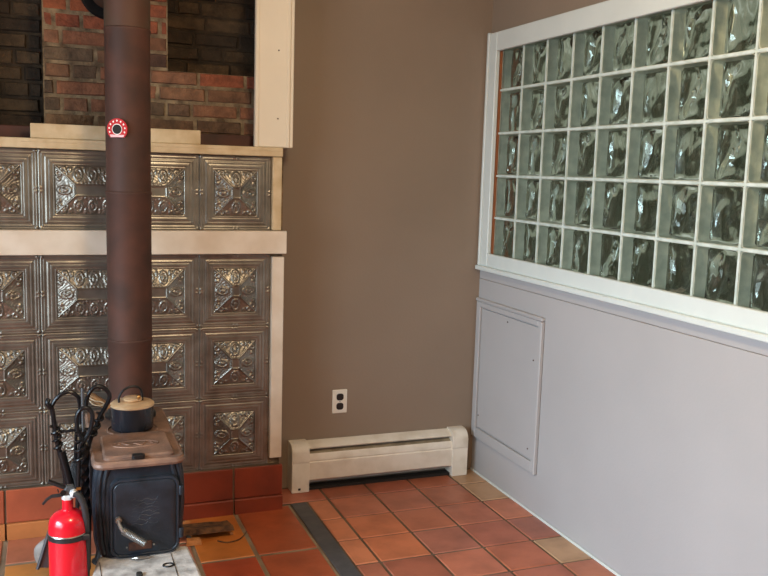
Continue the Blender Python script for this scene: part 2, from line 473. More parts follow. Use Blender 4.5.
for (y, z) in ((-.32, zc - .07), (ya + .08, za + .10), (ya + .07, zc - .2), (yb - .06, za + .12)):
    bm = NB(); lathe(bm, [(.004, -.015), (.003, -.012)], (0, y, z), 'X', 8)
    obj('screw_head', bm, M['rust'], t)

t = thing('wall_outlet', 'white duplex power outlet with dark brown sockets on the taupe wall above the heater', 'power outlet', (-0.732, 0, 0.352))
bm = NB(); loft(bm, [(-.732, .409, .037, .058, .004, 0.0), (-.732, .409, .037, .058, .004, -.003), (-.732, .409, .034, .055, .004, -.006)], axis='Y')
obj('cover_plate', bm, M['outlet'], t)
for z in (.432, .386):
    bm = NB(); loft(bm, [(-.732, z, .0175, .0165, .012, -.0055), (-.732, z, .0175, .0165, .012, -.009)], axis='Y')
    so = obj('socket', bm, M['socket'], t)
    bm = NB()
    for dx in (-.006, .006): box(bm, -.732 + dx - .001, -.732 + dx + .001, -.0095, -.0088, z - .003, z + .006)
    obj('slot', bm, M['dark'], so)
bm = NB(); lathe(bm, [(.003, -.006), (.003, -.0075), (.001, -.008)], (-.732, 0, .409), 'Y', 10); obj('screw', bm, M['steel'], t)

t = thing('baseboard_heater', 'long cream baseboard heater along the foot of the taupe wall', 'heater', (-0.52, -0.04, 0))
x0, x1 = -0.985, -0.070
bm = NB(); prism_x(bm, [(-.001, .02), (-.001, .228), (-.010, .232), (-.050, .218), (-.062, .208), (-.060, .203), (-.048, .210), (-.008, .222), (-.008, .02)], x0 + .03, x1 - .03)
obj('back_panel', bm, M['heater'], t)
bm = NB(); prism_x(bm, [(-.064, .182), (-.072, .172), (-.074, .150), (-.071, .146), (-.076, .140), (-.076, .058), (-.066, .050), (-.062, .053), (-.071, .060), (-.069, .170), (-.062, .178)], x0 + .06, x1 - .06)
obj('front_panel', bm, M['heater'], t)
bm = NB(); prism_x(bm, [(-.034, .190), (-.063, .176), (-.062, .173), (-.032, .187)], x0 + .06, x1 - .06)
o = obj('damper', bm, mat('dusty_damper', rgb(176, 158, 130), .6, col2=rgb(140, 122, 98), var_scale=20), t); o['label'] = 'dusty grey damper flap in the top slot'
bm = NB()
for i in range(56):
    x = x0 + .1 + i * (x1 - x0 - .2) / 55
    box(bm, x - .0008, x + .0008, -.056, -.012, .07, .150)
box(bm, x0 + .05, x1 - .05, -.040, -.028, .105, .117)
o = obj('heating_fins', bm, M['fin'], t)
bm = NB(); box(bm, x0 + .03, x1 - .03, -.058, -.009, 0.001, .014); obj('gap_shade_strip', bm, M['dark'], t)  # dark strip put in for the shade in the gap under the heater
def endcap(xa, xb):
    bm = NB()
    pr = [(-.001, .002), (-.001, .236), (-.022, .236)]
    for i in range(9):
        a = PI / 2 - PI / 2 * i / 8
        pr.append((-.034 - .048 * math.cos(a), .188 + .048 * math.sin(a)))
    pr += [(-.083, .150), (-.079, .146), (-.082, .140), (-.082, .002)]
    prism_x(bm, pr, xa, xb)
    eds = [e for e in bm.edges if abs(e.verts[0].co.x - e.verts[1].co.x) < 1e-6]
    bmesh.ops.bevel(bm, geom=eds, offset=.002, segments=1, affect='EDGES')
    return obj('end_cap', bm, M['heater'], t)
ca = endcap(x0, x0 + .085); endcap(x1 - .085, x1)
bm = NB(); box(bm, x0 + .030, x0 + .044, -.0835, -.080, .012, .024, .002); o = obj('knockout_hole', bm, M['dark'], ca)

# ------------------------------------------------------------------ hearth: core, tin panels, boards
bm = NB(); box(bm, HX0, HX1 - .002, HY + .014, -0.0, 0.0, 1.560)
struct('wall_hearth', bm, M['mortar_brick'], smooth=0)
# pressed tin relief as a height field
def tin_mesh(w, hgt, res=0.0024):
    nx, nz = int(round(w / res)) + 1, int(round(hgt / res)) + 1
    U, V = np.meshgrid(np.linspace(0, w, nx), np.linspace(0, hgt, nz))
    eu = np.minimum(U, w - U); ev = np.minimum(V, hgt - V); e = np.minimum(eu, ev)
    def ridge(x, c, r, a): return a * np.sqrt(np.clip(1 - ((x - c) / r) ** 2, 0, 1))
    def sstep(x, a, b): t = np.clip((x - a) / (b - a), 0, 1); return t * t * (3 - 2 * t)
    H = ridge(e, .0045, .0035, .0045) + ridge(e, .0145, .0035, .0040)
    H += .005 * sstep(e, .024, .027) + ridge(e, .031, .003, .003) + .004 * sstep(e, .036, .042)
    H -= .005 * sstep(e, .050, .052); H += ridge(e, .0575, .003, .004)
    H *= .5
    inn = .062
    ih = hgt / 2 - inn; top = .022
    k = np.clip((e - inn) / (ih - top), 0, 1)
    inside = e > inn
    roof = np.where(inside, -.008 + .036 * k, 0)
    H = np.where(inside, .004 + roof, H)
    # hip ribs
    dd = np.abs(eu - ev)
    H += np.where(inside & (k < 1), ridge(dd, 0, .0055, .006), 0)
    # flat raised centre with a border
    H += np.where(inside & (k >= 1), .002, 0)
    kc = np.abs(e - (inn + ih - top)); H += np.where(inside, ridge(kc, 0, .003, .004), 0)
    # eggs and scrolls on the facets
    def bosses(A, B, sgn_len, half):
        """A: along the side measured from its middle, B: depth from the inner border"""
        out = np.zeros_like(A)
        span = half - .030
        n = 1 if half < .12 else 9
        ex, ey, eb = (.0175, .027, .033) if n == 1 else (.0165, .026, .032)
        for i in range(n):
            c0 = 0 if n == 1 else -span + 2 * span * i / (n - 1) if n > 1 else 0
            r2 = np.sqrt(((A - c0) / ex) ** 2 + ((B - eb) / ey) ** 2)
            out = np.maximum(out, ridge(r2, .84, .26, .0075) + np.where(r2 < .55, .008 * np.sqrt(np.clip(1 - (r2 / .55) ** 2, 0, 1)), 0))
            if i < n - 1:
                c1 = c0 + span / max(1, n - 1)
                r3 = np.sqrt(((A - c1) / .0045) ** 2 + ((B - .014) / .012) ** 2)
                out = np.maximum(out, .006 * np.sqrt(np.clip(1 - r3 ** 2, 0, 1)))
        for s_ in (-1, 1):
            r4 = np.sqrt((A - s_ * (half - .030)) ** 2 + (B - .013) ** 2)
            out = np.maximum(out, ridge(r4, .0090, .0038, .0075))
            r4 = np.sqrt((A - s_ * (half - .052)) ** 2 + (B - .012) ** 2)
            out = np.maximum(out, .006 * np.sqrt(np.clip(1 - (r4 / .0085) ** 2, 0, 1)))
        return out
    horiz = (ev < eu)
    HB = bosses(U - w / 2, ev - inn, 1, w / 2 - inn)
    VB = bosses(V - hgt / 2, eu - inn, 1, hgt / 2 - inn)
    notrib = sstep(dd, .005, .010)
    H += np.where(inside & (k < 1), np.where(horiz, HB, VB) * notrib, 0)
    H += np.where(inside & (k < 1) & (k > .06), .0016 * np.sin(U * 330 + 2 * np.sin(V * 120)) * np.sin(V * 310 + 2 * np.sin(U * 110)), 0) * notrib
    # row of beads beside a long centre bar
    if w > .4:
        for vv in (hgt / 2 - top - .008, hgt / 2 + top + .008):
            for i in range(22):
                uu = inn + ih + .004 + i * (w - 2 * (inn + ih) - .008) / 21
                r5 = np.sqrt((U - uu) ** 2 + (V - vv) ** 2)
                H += .004 * np.sqrt(np.clip(1 - (r5 / .0045) ** 2, 0, 1))
    # small crossed knots on the border beads
    kn = [(0, 0), (w, 0), (0, hgt), (w, hgt), (w / 2, 0), (w / 2, hgt), (0, hgt / 2), (w, hgt / 2)]
    for (a, b) in kn:
        for du in (-.0075, .0075):
            for dv in (-.0075, .0075):
                r6 = np.sqrt((U - a - du) ** 2 + (V - b - dv) ** 2)
                H += .0035 * np.sqrt(np.clip(1 - (r6 / .0055) ** 2, 0, 1))
    # hand-hammered unevenness
    H += .0006 * np.sin(U * 41 + 1.3) * np.sin(V * 37 + .4)
    H = H * 0.62
    verts = [(U[i, j], -H[i, j], V[i, j]) for i in range(nz) for j in range(nx)]
    faces = [(i * nx + j, i * nx + j + 1, (i + 1) * nx + j + 1, (i + 1) * nx + j) for i in range(nz - 1) for j in range(nx - 1)]
    # folded rim and flat back so the sheet is a solid
    b0 = len(verts)
    rim = [(0, j) for j in range(nx)] + [(i, nx - 1) for i in range(1, nz)] + [(nz - 1, j) for j in range(nx - 2, -1, -1)] + [(i, 0) for i in range(nz - 2, 0, -1)]
    for (i, j) in rim: verts.append((U[i, j], .006, V[i, j]))
    m_ = len(rim)
    for q in range(m_):
        q2 = (q + 1) % m_
        a = rim[q][0] * nx + rim[q][1]; b = rim[q2][0] * nx + rim[q2][1]
        faces.append((b, a, b0 + q, b0 + q2))
    faces.append(tuple(b0 + q for q in range(m_)))
    me = bpy.data.meshes.new('tin_panel'); me.from_pydata(verts, [], faces); me.update()
    for p in me.polygons: p.use_smooth = True
    me.set_sharp_from_angle(angle=math.radians(60))
    me.materials.append(M['tin'])
    return me
PH = 0.3135
cols_x = [(-2.363, -2.061, 'square', 'at the left end'), (-2.059, -1.440, 'wide', 'behind the stovepipe'), (-1.438, -1.136, 'square', 'at the right end')]
meshes = {}
rowz = [(1.2475, 'above the wide board'), (0.8345, 'first row under the board'), (0.5205, 'second row under the board'), (0.2065, 'just above the red hearth tiles')]
for x0, x1, kind, where in cols_x:
    if kind not in meshes: meshes[kind] = tin_mesh(x1 - x0, PH - .001)
    for z, rw in rowz:
        o = bpy.data.objects.new('tin_panel', meshes[kind]); C.objects.link(o)
        o.location = (x0, HY + .0075, z)
        tag(o, '%s tin panel %s, %s' % (kind, where, rw), 'tin panel', 'pressed tin panels on the hearth')
def board(name, a, m, label=None, bev=.0025, rot=None):
    bm = NB(); box(bm, *a, bev); return struct(name, bm, m, label=label)
board('trim_1', (HX0, -1.092, HY - .020, HY + .10, 1.562, 1.600), M['wood'], 'pale pine cap along the top of the tin panels')
bm = NB(); box(bm, -2.119, -1.094, HY - .0215, HY - .018, 1.585, 1.599, .001); struct('trim_2', bm, M['wood'], label='thin pine lipping on the cap board')
board('trim_3', (HX0, -1.074, HY - .036, HY + .008, 1.151, 1.248), M['wood_shelf'], 'wide pale board crossing the tin panels')
board('trim_4', (-1.134, -1.094, HY - .014, HY + .014, 1.250, 1.560), M['wood'], 'short pine strip at the right edge of the upper tin panels')
board('trim_5', (-1.132, -1.079, HY - .016, HY + .014, 0.240, 1.136), M['wood_shelf'], 'long pale strip at the right edge of the lower tin panels')
# red skirting tiles at the foot of the hearth
bm = NB(); lay = bm.loops.layers.float_color.new('Col')
def skirt(bm, x0, x1, col, col2):
    t0 = len(bm.faces)
    t_ = bmesh.new(); box(t_, x0, x1, HY - .012, HY + .014, .068, .205, .003); join(bm, t_)
    n1 = len(bm.faces)
    prof = [(HY + .014, 0), (HY + .014, .066), (HY - .018, .066), (HY - .022, .062), (HY - .022, 0.0)]
    prism_x(bm, prof, x0, x1)
    bm.faces.ensure_lookup_table()
    for i in range(t0, len(bm.faces)):
        for l in bm.faces[i].loops: l[lay] = col if i < n1 else col2
edges = [-2.372, -2.209, -1.902, -1.598, -1.290, -1.068]
scol = [(178, 92, 64), (186, 96, 66), (132, 58, 36), (136, 56, 35), (142, 60, 36)]
for i in range(len(edges) - 1):
    cc = scol[i]; skirt(bm, edges[i] + .004, edges[i + 1] - .004, rgb(*cc), rgb(*[min(255, v * 1.0) for v in (cc if i > 1 else (206, 130, 76))]))
struct('baseboard_hearth', bm, M['tile'])
bm = NB(); box(bm, HX0, HX1 - .004, HY - .005, HY + .014, 0.0, .207)
struct('trim_6', bm, M['grout'])

# ------------------------------------------------------------------ bricks above the hearth
bm_b = NB(); layb = bm_b.loops.layers.float_color.new('Col')
def brick(bm, lay, x0, x1, z0, z1, y, d, col, jit=.003):
    j = lambda: random.uniform(-jit, jit)
    bv = .005; yo = y + random.uniform(-.004, .004)
    f_ = [(x0 + bv + j(), yo + j() * .5, z0 + bv + j()), (x1 - bv + j(), yo + j() * .5, z0 + bv + j()), (x1 - bv + j(), yo + j() * .5, z1 - bv + j()), (x0 + bv + j(), yo + j() * .5, z1 - bv + j())]
    g_ = [(x0, y + .007, z0), (x1, y + .007, z0), (x1, y + .007, z1), (x0, y + .007, z1)]
    k_ = [(a, y + d, b) for a, _, b in g_]
    A = [bm.verts.new(p) for p in f_]; B = [bm.verts.new(p) for p in g_]; D = [bm.verts.new(p) for p in k_]
    fs = [bm.faces.new(A), bm.faces.new(D[::-1])]
    for i in range(4):
        n_ = (i + 1) % 4
        fs.append(bm.faces.new((A[i], B[i], B[n_], A[n_]))); fs.append(bm.faces.new((B[i], D[i], D[n_], B[n_])))
    for fc in fs:
        for l in fc.loops: l[lay] = col
CRS = 0.0672; BL = 0.205; Zb = 1.6475
bcols = [(128, 98, 70), (138, 98, 70), (112, 84, 62), (146, 100, 72), (122, 98, 74), (150, 98, 70), (100, 78, 58)]
hot = [(164, 92, 62), (172, 96, 60), (150, 82, 56)]
def field(xa, xb, za, zb_, y, colfn, off, d=.09):
    r = 0
    z = za
    while z < zb_ - .02:
        zz = min(z + CRS, zb_)
        x = xa - (BL / 2 if (r + off) % 2 else 0) - .03 * ((r * 7) % 3)
        while x < xb:
            wl = BL if random.random() > .25 else BL * .52
            a, b = max(x, xa), min(x + wl, xb)
            if b - a > .03: brick(bm_b, layb, a + .006, b - .006, z + .006, zz - .006, y, d, colfn(a, b, z))
            x += wl
        z += CRS; r += 1
def ccol(a, b, z):
    if z > 2.02: return pick(hot)
    if (1.84 < z < 1.92) and a > -1.50: return pick(hot)
    if z > 1.9 and a > -1.75: return pick([(128, 86, 60), (96, 66, 50)])
    return pick(bcols)
BX0, BX1 = -2.036, -1.066
ZR = Zb + 4 * CRS                    # 1.916: top of the low brickwork on the right
field(BX0, BX1, Zb, ZR, 0.0, ccol, 0)
field(BX0, -1.535, ZR, 2.60, 0.0, ccol, 0)
struct('wall_brick', bm_b, M['brick'])
bm = NB()
box(bm, BX0 + .003, BX1, 0.005, .24, 1.56, ZR - .006); box(bm, BX0 + .003, -1.538, 0.005, .24, ZR - .006, 2.6)
o = obj('mortar_bed', bm, M['mortar_brick'], bpy.data.objects['wall_brick'])
# darker stone and mortar at the backs of the two recesses
bm_b = NB(); layb = bm_b.loops.layers.float_color.new('Col')
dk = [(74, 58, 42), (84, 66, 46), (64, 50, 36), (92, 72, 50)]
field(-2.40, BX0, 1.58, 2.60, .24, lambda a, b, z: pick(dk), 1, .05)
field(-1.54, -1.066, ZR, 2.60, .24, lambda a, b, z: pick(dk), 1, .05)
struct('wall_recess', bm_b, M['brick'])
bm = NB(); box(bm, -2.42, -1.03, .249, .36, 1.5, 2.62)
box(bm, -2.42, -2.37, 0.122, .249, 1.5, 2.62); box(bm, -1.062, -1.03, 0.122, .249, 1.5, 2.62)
obj('recess_backing', bm, M['recess_mortar'], bpy.data.objects['wall_recess'])
# ledge board and the loose board on the cap
board('trim_7', (HX0, -1.066, -0.10, -0.010, 1.600, 1.650), M['wood_dark'], 'dark red brown board behind the cap on the hearth')
bm = NB(); box(bm, -2.083, -1.436, HY - .006, HY + .016, 1.6005, 1.657, .002)
o = obj('pine_board', bm, M['wood'], origin=(-1.76, HY, 1.6005)); tag(o, 'loose pale pine board lying on the hearth cap behind the stovepipe', 'board')
bm = NB(); box(bm, -1.213, -1.064, HY - .012, HY + .012, 1.6005, ZC, .003); box(bm, -1.0635, -1.048, HY - .012, -.001, 1.6005, ZC, .003)
for xx in (-1.205, -1.072): box(bm, xx - .007, xx + .007, HY - .016, HY - .0125, 1.6005, ZC, .0015)
struct('trim_8', bm, M['post'], label='cream painted casing rising from the right end of the hearth')
for z in (1.72, 2.0):
    bm = NB(); lathe(bm, [(.0035, -.001), (.002, -.003)], (-1.115, HY - .012, z), 'Y', 8)
    obj('nail_head', bm, M['rust'], bpy.data.objects['trim_8'])

# ------------------------------------------------------------------ stovepipe
PX, PY, PR = -1.749, -0.555, 0.079
t = thing('stovepipe', 'rusty brown stovepipe rising from the stove in front of the tin panels', 'stovepipe', (PX, PY, 0.571))
segs = [(0.585, 0.872, M['pipe']), (0.872, 1.415, M['pipe']), (1.415, 1.990, M['pipe']), (1.990, 2.115, M['pipe_top'])]
for i, (a, b, mm) in enumerate(segs):
    bm = NB(); r_ = PR + .0008 * (i % 2)
    lathe(bm, [(r_ * .995, a), (r_, a + .006), (r_, b - .016), (r_ + .0022, b - .012), (r_ + .0024, b - .004), (r_, b - .0005)], (PX, PY, 0), 'Z', 48)
    obj('pipe_section', bm, mm, t)
bm = NB(); lathe(bm, [(PR + .014, .571), (PR + .014, .580), (PR + .004, .586), (PR + .002, .604)], (PX, PY, 0), 'Z', 48)
obj('collar', bm, M['black_iron'], t)
bm = NB()
tx, tz = -1.775, 2.215
pts = [(PX, PY, 2.112)]
for i in range(7):
    a = i / 6 * PI / 2
    pts.append((PX + (tx - PX) * i / 6 * .3, PY + .105 * (1 - math.cos(a)), 2.115 + .100 * math.sin(a)))
pts.append((tx, 0.008, tz))
tube(bm, pts, lambda u: PR - .001, 40)
obj('elbow', bm, M['pipe_top'], t)
bm = NB(); lathe(bm, [(.118, .004), (.120, -.012), (.112, -.022), (.092, -.020), (.074, -.016), (.070, .002)], (tx, 0, tz), 'Y', 40)
o = obj('wall_thimble', bm, M['black_iron'], t); o['label'] = 'black round collar where the pipe enters the brick'

t = thing('stove_thermometer', 'small red and white dial thermometer stuck on the stovepipe', 'thermometer', (-1.792, -0.635, 1.600))
def dshape(r, n=26):
    pts = []
    a0 = math.radians(-48)
    for i in range(n + 1):
        a = a0 + (PI - 2 * a0) * i / n
        pts.append((r * math.cos(a), r * math.sin(a)))
    return pts
dx, dz = -1.792, 1.633; ang = -0.52; nrm = Vector((math.sin(ang), -math.cos(ang), 0)); tg = Vector((math.cos(ang), math.sin(ang), 0))
base = Vector((PX, PY, 0)) + nrm * (PR + .0025); base.z = dz
def on(a, b, d): return base + tg * a + Vector((0, 0, b)) + nrm * d
def disc(r, d0, d1, sh=dshape, s_=1.0, oz=0):
    bm = NB(); rings(bm, [[on(a * s_, b + oz, d0) for a, b in sh(r)], [on(a * s_, b + oz, d1) for a, b in sh(r)]]); return bm
obj('magnet_back', disc(.030, -.0015, .003), M['steel'], t)
dl = obj('dial_face', disc(.038, .003, .007), M['red_dial'], t)
circ = lambda r, n=24: [(r * math.cos(2 * PI * i / n), r * math.sin(2 * PI * i / n)) for i in range(n)]
obj('inner_ring', disc(.0190, .007, .0078, circ), M['dial_white'], dl)
obj('coil_window', disc(.0165, .0078, .0090, circ), M['dark'], dl)
for i in range(9):
    a = math.radians(-20 + 220 * i / 8); cxx, czz = .0295 * math.cos(a), .0295 * math.sin(a)
    bm = NB(); rings(bm, [[on(cxx + p * .8, czz + q_, .007) for p, q_ in circ(.0034, 10)], [on(cxx + p * .8, czz + q_, .0079) for p, q_ in circ(.0034, 10)]])
    obj('dial_number', bm, M['dial_white'], dl)
bm = NB(); rings(bm, [[on(a, b, .007) for a, b in ((-.024, -.0275), (.024, -.0275), (.027, -.019), (-.027, -.019))], [on(a, b, .0079) for a, b in ((-.024, -.0275), (.024, -.0275), (.027, -.019), (-.027, -.019))]])
obj('dial_band', bm, M['dial_pink'], dl)

# ------------------------------------------------------------------ wood stove
SX = -1.762
t = thing('wood_stove', 'small black cast iron wood stove with rust brown top in front of the hearth', 'wood stove', (SX, -0.8, 0))
SYF, SYB = -1.062, -0.462
bm = NB(); cy = (SYF + SYB) / 2; hd = (SYB - SYF) / 2
loft(bm, [(SX, cy, .120, hd - .012, .03, .232), (SX - .002, cy, .132, hd - .010, .04, .275), (SX, cy, .1405, hd - .006, .045, .40), (SX, cy, .138, hd - .008, .045, .49), (SX, cy, .126, hd - .016, .04, .548)], 8)
body = obj('firebox', bm, M['stove'], t)
def xl(z):  # half width of the firebox at height z
    return np.interp(z, [.232, .275, .40, .49, .548], [.120, .132, .1405, .138, .126])
for sgn in (-1, 1):
    for y in (SYF + .022, SYF + .06, SYF + .12, SYF + .2, SYF + .28, SYF + .36, SYF + .44, SYF + .52):
        pts = [(SX + sgn * (xl(z) - (.010 if y < SYF + .03 else .001)), y, z) for z in np.linspace(.25, .54, 9)]
        bm = NB(); tube(bm, pts, .010, 8); obj('flute', bm, M['stove'], t)
    pts = [(SX + sgn * (xl(z) - .026), SYF + .006 + .010, z) for z in np.linspace(.25, .54, 9)]
    bm = NB(); tube(bm, pts, .009, 8); obj('flute', bm, M['stove'], t)
# top plate with rolled rim and a lifting lid
bm = NB()
pc, pcy, phw, phd = SX - .003, (-1.080 - .438) / 2, .1465, (1.080 - .438) / 2
loft(bm, [(pc, pcy, phw - .016, phd - .016, .03, .541), (pc, pcy, phw - .004, phd - .004, .035, .545), (pc, pcy, phw, phd, .038, .553), (pc, pcy, phw - .002, phd - .002, .038, .562), (pc, pcy, phw - .009, phd - .009, .034, .568), (pc, pcy, phw - .018, phd - .018, .03, .566)], 8)
top = obj('top_plate', bm, M['stove_top'], t); top['label'] = 'rust brown cooking plate'
bm = NB(); lc = (-1.052 - .800) / 2
loft(bm, [(pc + .002, lc, .112, (.252) / 2, .02, .565), (pc + .002, lc, .112, .252 / 2, .02, .574), (pc + .002, lc, .106, .240 / 2, .018, .579), (pc + .002, lc, .094, .216 / 2, .018, .5795)], 6)
lid = obj('front_lid', bm, M['stove_top'], top)
bm = NB()   # raised scroll emblem
tube(bm, [(pc + .075 * math.cos(a) - .002, -.940 + .034 * math.sin(a), .580) for a in np.linspace(0, 2 * PI, 40)], .0022, 6)
tube(bm, [(pc - .055 + .11 * u, -.940 + .012 * math.sin(u * 5 * PI + .7) + .008 * math.sin(u * 9), .5805) for u in np.linspace(0, 1, 50)], .0024, 6)
obj('cast_scroll', bm, M['stove_top'], lid)
bm = NB(); loft(bm, [(-1.768, -1.055, .020, .013, .008, .570), (-1.768, -1.055, .020, .013, .008, .580), (-1.768, -1.055, .016, .009, .006, .583)], 5)
obj('lid_tab', bm, M['black_iron'], lid)
bm = NB()
tube(bm, [(SX + .005 + .086 * math.cos(a), -.722 + .086 * math.sin(a), .567) for a in np.linspace(0, 2 * PI, 48)], .0035, 8)
obj('pot_ring', bm, M['stove_top'], top)
# door
bm = NB(); dxc, dzc = -1.750, .374
def door_sec(sx, sz, y, r): return (dxc, dzc, .110 * sx, .133 * sz, r, y)
loft(bm, [door_sec(1, 1, SYF + .02, .035), door_sec(1, 1, SYF - .006, .035), door_sec(.985, .985, SYF - .011, .034), door_sec(.94, .94, SYF - .012, .030), door_sec(.91, .92, SYF - .009, .028), door_sec(.88, .90, SYF - .013, .026), door_sec(.80, .83, SYF - .0155, .024)], 8, axis='Y')
door = obj('door', bm, M['stove'], t)
bm = NB()    # faint cast relief on the door: an uneven scrolled field
for k in range(7):
    zz = .435 - .0135 * k
    tube(bm, [(-1.795 + .011 * i + .004 * math.sin(i * 2.1 + k), SYF - .0150, zz + .0045 * math.sin(i * 1.7 + k * 2)) for i in range(9)], .0013, 5)
obj('cast_relief', bm, M['stove'], door)
bm = NB()
lathe(bm, [(.011, SYF - .012), (.012, SYF - .020), (.009, SYF - .026)], (-1.834, 0, .376), 'Y', 14)
tube(bm, [(-1.834, SYF - .022, .376), (-1.831, SYF - .036, .364), (-1.821, SYF - .046, .347)], .0065, 10, smooth=4)
hd_ = obj('handle', bm, M['steel'], door); hd_['label'] = 'steel door latch handle'
bm = NB()
h0, h1 = (-1.822, SYF - .045, .349), (-1.755, SYF - .056, .302)
tube(bm, [h0, h1], .0105, 12)
tube(bm, helix_pts(h0, h1, .0105, 15, 10), .0024, 6)
obj('coil_grip', bm, M['spring'], hd_)
bm = NB(); box(bm, -1.803, -1.729, SYF - .0195, SYF - .012, .266, .294, .002); pl = obj('name_plate', bm, M['rust'], door); pl['label'] = 'rusty worn maker plate, lettering illegible'
for xx in (-1.809, -1.723):
    bm = NB(); lathe(bm, [(.0035, SYF - .0125), (.003, SYF - .020)], (xx, 0, .280), 'Y', 8); obj('rivet', bm, M['steel'], door)
for z in (.452, .305):
    bm = NB(); lathe(bm, [(.008, -.016), (.009, -.012), (.009, .012), (.008, .016)], (-1.634, SYF - .006, z), 'Z', 12)
    box(bm, -1.668, -1.632, SYF - .008, SYF + .002, z - .009, z + .009, .003)
    obj('hinge', bm, M['stove'], t)
# ash apron and base
bm = NB()
ax = -1.757
ac, ad_ = -1.165, .155
apoly = [(-1.604, -1.02), (-1.897, -1.02), (-1.904, -1.06), (-1.924, -1.16), (-1.944, -1.225), (-1.950, -1.26), (-1.949, -1.30), (-1.938, -1.325), (-1.918, -1.338), (-1.625, -1.338), (-1.603, -1.325), (-1.593, -1.30), (-1.594, -1.20)]
def aring(k, z): return [Vector((ax + (x - ax) * k, ac + (y - ac) * k, z)) for x, y in apoly]
rings(bm, [aring(.86, .185), aring(.97, .195), aring(1.0, .215), aring(.985, .229), aring(.93, .2375)])
loft(bm, [(ax, -.75, .112, .29, .03, .195), (ax, -.75, .125, .30, .03, .205), (ax, -.75, .125, .30, .03, .236)], 5)
ap = obj('ash_apron', bm, M['ash'], t); ap['label'] = 'pale ash covered apron plate under the door'
bm = NB(); tube(bm, [(-1.687 + .016 * math.cos(a), -1.160 + .013 * math.sin(a), .2385) for a in np.linspace(0, 2 * PI, 24)], .0032, 6); obj('draft_ring', bm, M['black_iron'], ap)
bm = NB(); box(bm, -1.790, -1.772, -1.215, -1.190, .236, .246, .003); obj('slot_cover', bm, M['dark'], ap)
bm = NB(); tube(bm, [(-1.792, -1.086, .242), (-1.775, -1.096, .246), (-1.752, -1.094, .244), (-1.738, -1.084, .240)], .0045, 8, smooth=4); obj('draft_lever', bm, M['steel'], ap)
bm = NB()
for x_ in (-1.893, -1.668): box(bm, x_ - .001, x_ + .001, -1.29, -1.075, .2368, .2390)
obj('seam_line', bm, M['dark'], ap)
for sx_ in (-1, 1):
    for y_ in (-1.20, -.56):
        bm = NB(); tube(bm, [(ax + sx_ * .095, y_, .205), (ax + sx_ * .108, y_, .12), (ax + sx_ * .102, y_, .05), (ax + sx_ * .118, y_, .0)], lambda u: .030 - .012 * u + (.008 if u > .92 else 0), 14, smooth=5)
        obj('leg', bm, M['black_iron'], t)

# ------------------------------------------------------------------ kettle
KX, KY, KZ = -1.757, -.722, .5705
t = thing('kettle', 'small black pot with cream lid standing on the stove top', 'pot', (KX, KY, KZ))
bm = NB(); lathe(bm, [(.066, KZ), (.0715, KZ + .004), (.073, KZ + .012), (.0735, KZ + .086), (.071, KZ + .088)], (KX, KY, 0), 'Z', 48); obj('pot_body', bm, M['kettle'], t)
bm = NB(); lathe(bm, [(.073, KZ + .084), (.0765, KZ + .087), (.0765, KZ + .093), (.070, KZ + .098), (.045, KZ + .102), (.036, KZ + .1025)], (KX, KY, 0), 'Z', 48); kl = obj('lid', bm, M['lid'], t)
bm = NB(); lathe(bm, [(.028, KZ + .1015), (.034, KZ + .107), (.034, KZ + .112), (.028, KZ + .116), (.010, KZ + .117)], (KX + .001, KY, 0), 'Z', 32); obj('raised_cap', bm, M['lid'], kl)
bm = NB(); tube(bm, [(KX - .046, KY - .012, KZ + .100), (KX - .046, KY - .012, KZ + .120), (KX - .030, KY - .010, KZ + .145), (KX + .002, KY - .008, KZ + .156), (KX + .026, KY - .006, KZ + .146), (KX + .034, KY - .004, KZ + .122), (KX + .034, KY - .004, KZ + .102)], .0042, 10, smooth=5); obj('bail_handle', bm, M['black_iron'], kl)
bm = NB(); bmesh.ops.create_uvsphere(bm, u_segments=12, v_segments=8, radius=.007, matrix=Matrix.Translation((KX + .020, KY - .028, KZ + .121))); obj('knob', bm, M['brass'], kl)

# ------------------------------------------------------------------ fire extinguisher
EX, EY, ER = -1.987, -1.105, .0585
t = thing('fire_extinguisher', 'red fire extinguisher standing left of the stove in front of the fire tools', 'fire extinguisher', (EX, EY, 0))
bm = NB(); lathe(bm, [(.050, 0), (.058, .003), (ER, .012), (ER, .388), (ER - .0015, .402), (ER - .006, .415), (ER - .014, .426), (ER - .025, .434), (ER - .036, .438), (.018, .440), (.0165, .444), (.0165, .474)], (EX, EY, 0), 'Z', 56)
obj('cylinder', bm, M['red'], t)
bm = NB(); lathe(bm, [(.0165, .473), (.018, .475), (.018, .487), (.0165, .489)], (EX, EY, 0), 'Z', 6)
obj('neck_nut', bm, M['nut'], t)
bm = NB(); loft(bm, [(EX + .003, EY, .013, .011, .005, .487), (EX + .005, EY, .016, .012, .005, .497), (EX + .006, EY, .016, .012, .005, .510), (EX + .008, EY, .010, .010, .004, .517)], 4)
vb = obj('valve_body', bm, M['grey_metal'], t)
bm = NB(); lathe(bm, [(.008, -.032), (.011, -.030), (.012, -.012), (.010, -.008)], (EX + .018, EY, .497), 'Y', 12); obj('hose_nut', bm, M['nut'], vb)
bm = NB(); lathe(bm, [(.005, 0), (.005, .014)], (EX + .026, EY, .503), 'X', 8); obj('brass_fitting', bm, M['brass'], vb)
def bar(bm, pts, w, th):
    """flat strap bent along pts in the XZ plane"""
    rs = []
    P_ = [Vector(p) for p in pts]
    for i, p in enumerate(P_):
        d = (P_[min(i + 1, len(P_) - 1)] - P_[max(i - 1, 0)]).normalized(); nn = Vector((-d.z, 0, d.x))
        ww = w(i / (len(P_) - 1)) if callable(w) else w
        rs.append([p + Vector((0, ww, 0)) + nn * th, p + Vector((0, ww, 0)) - nn * th, p - Vector((0, ww, 0)) - nn * th, p - Vector((0, ww, 0)) + nn * th])
    rings(bm, rs)
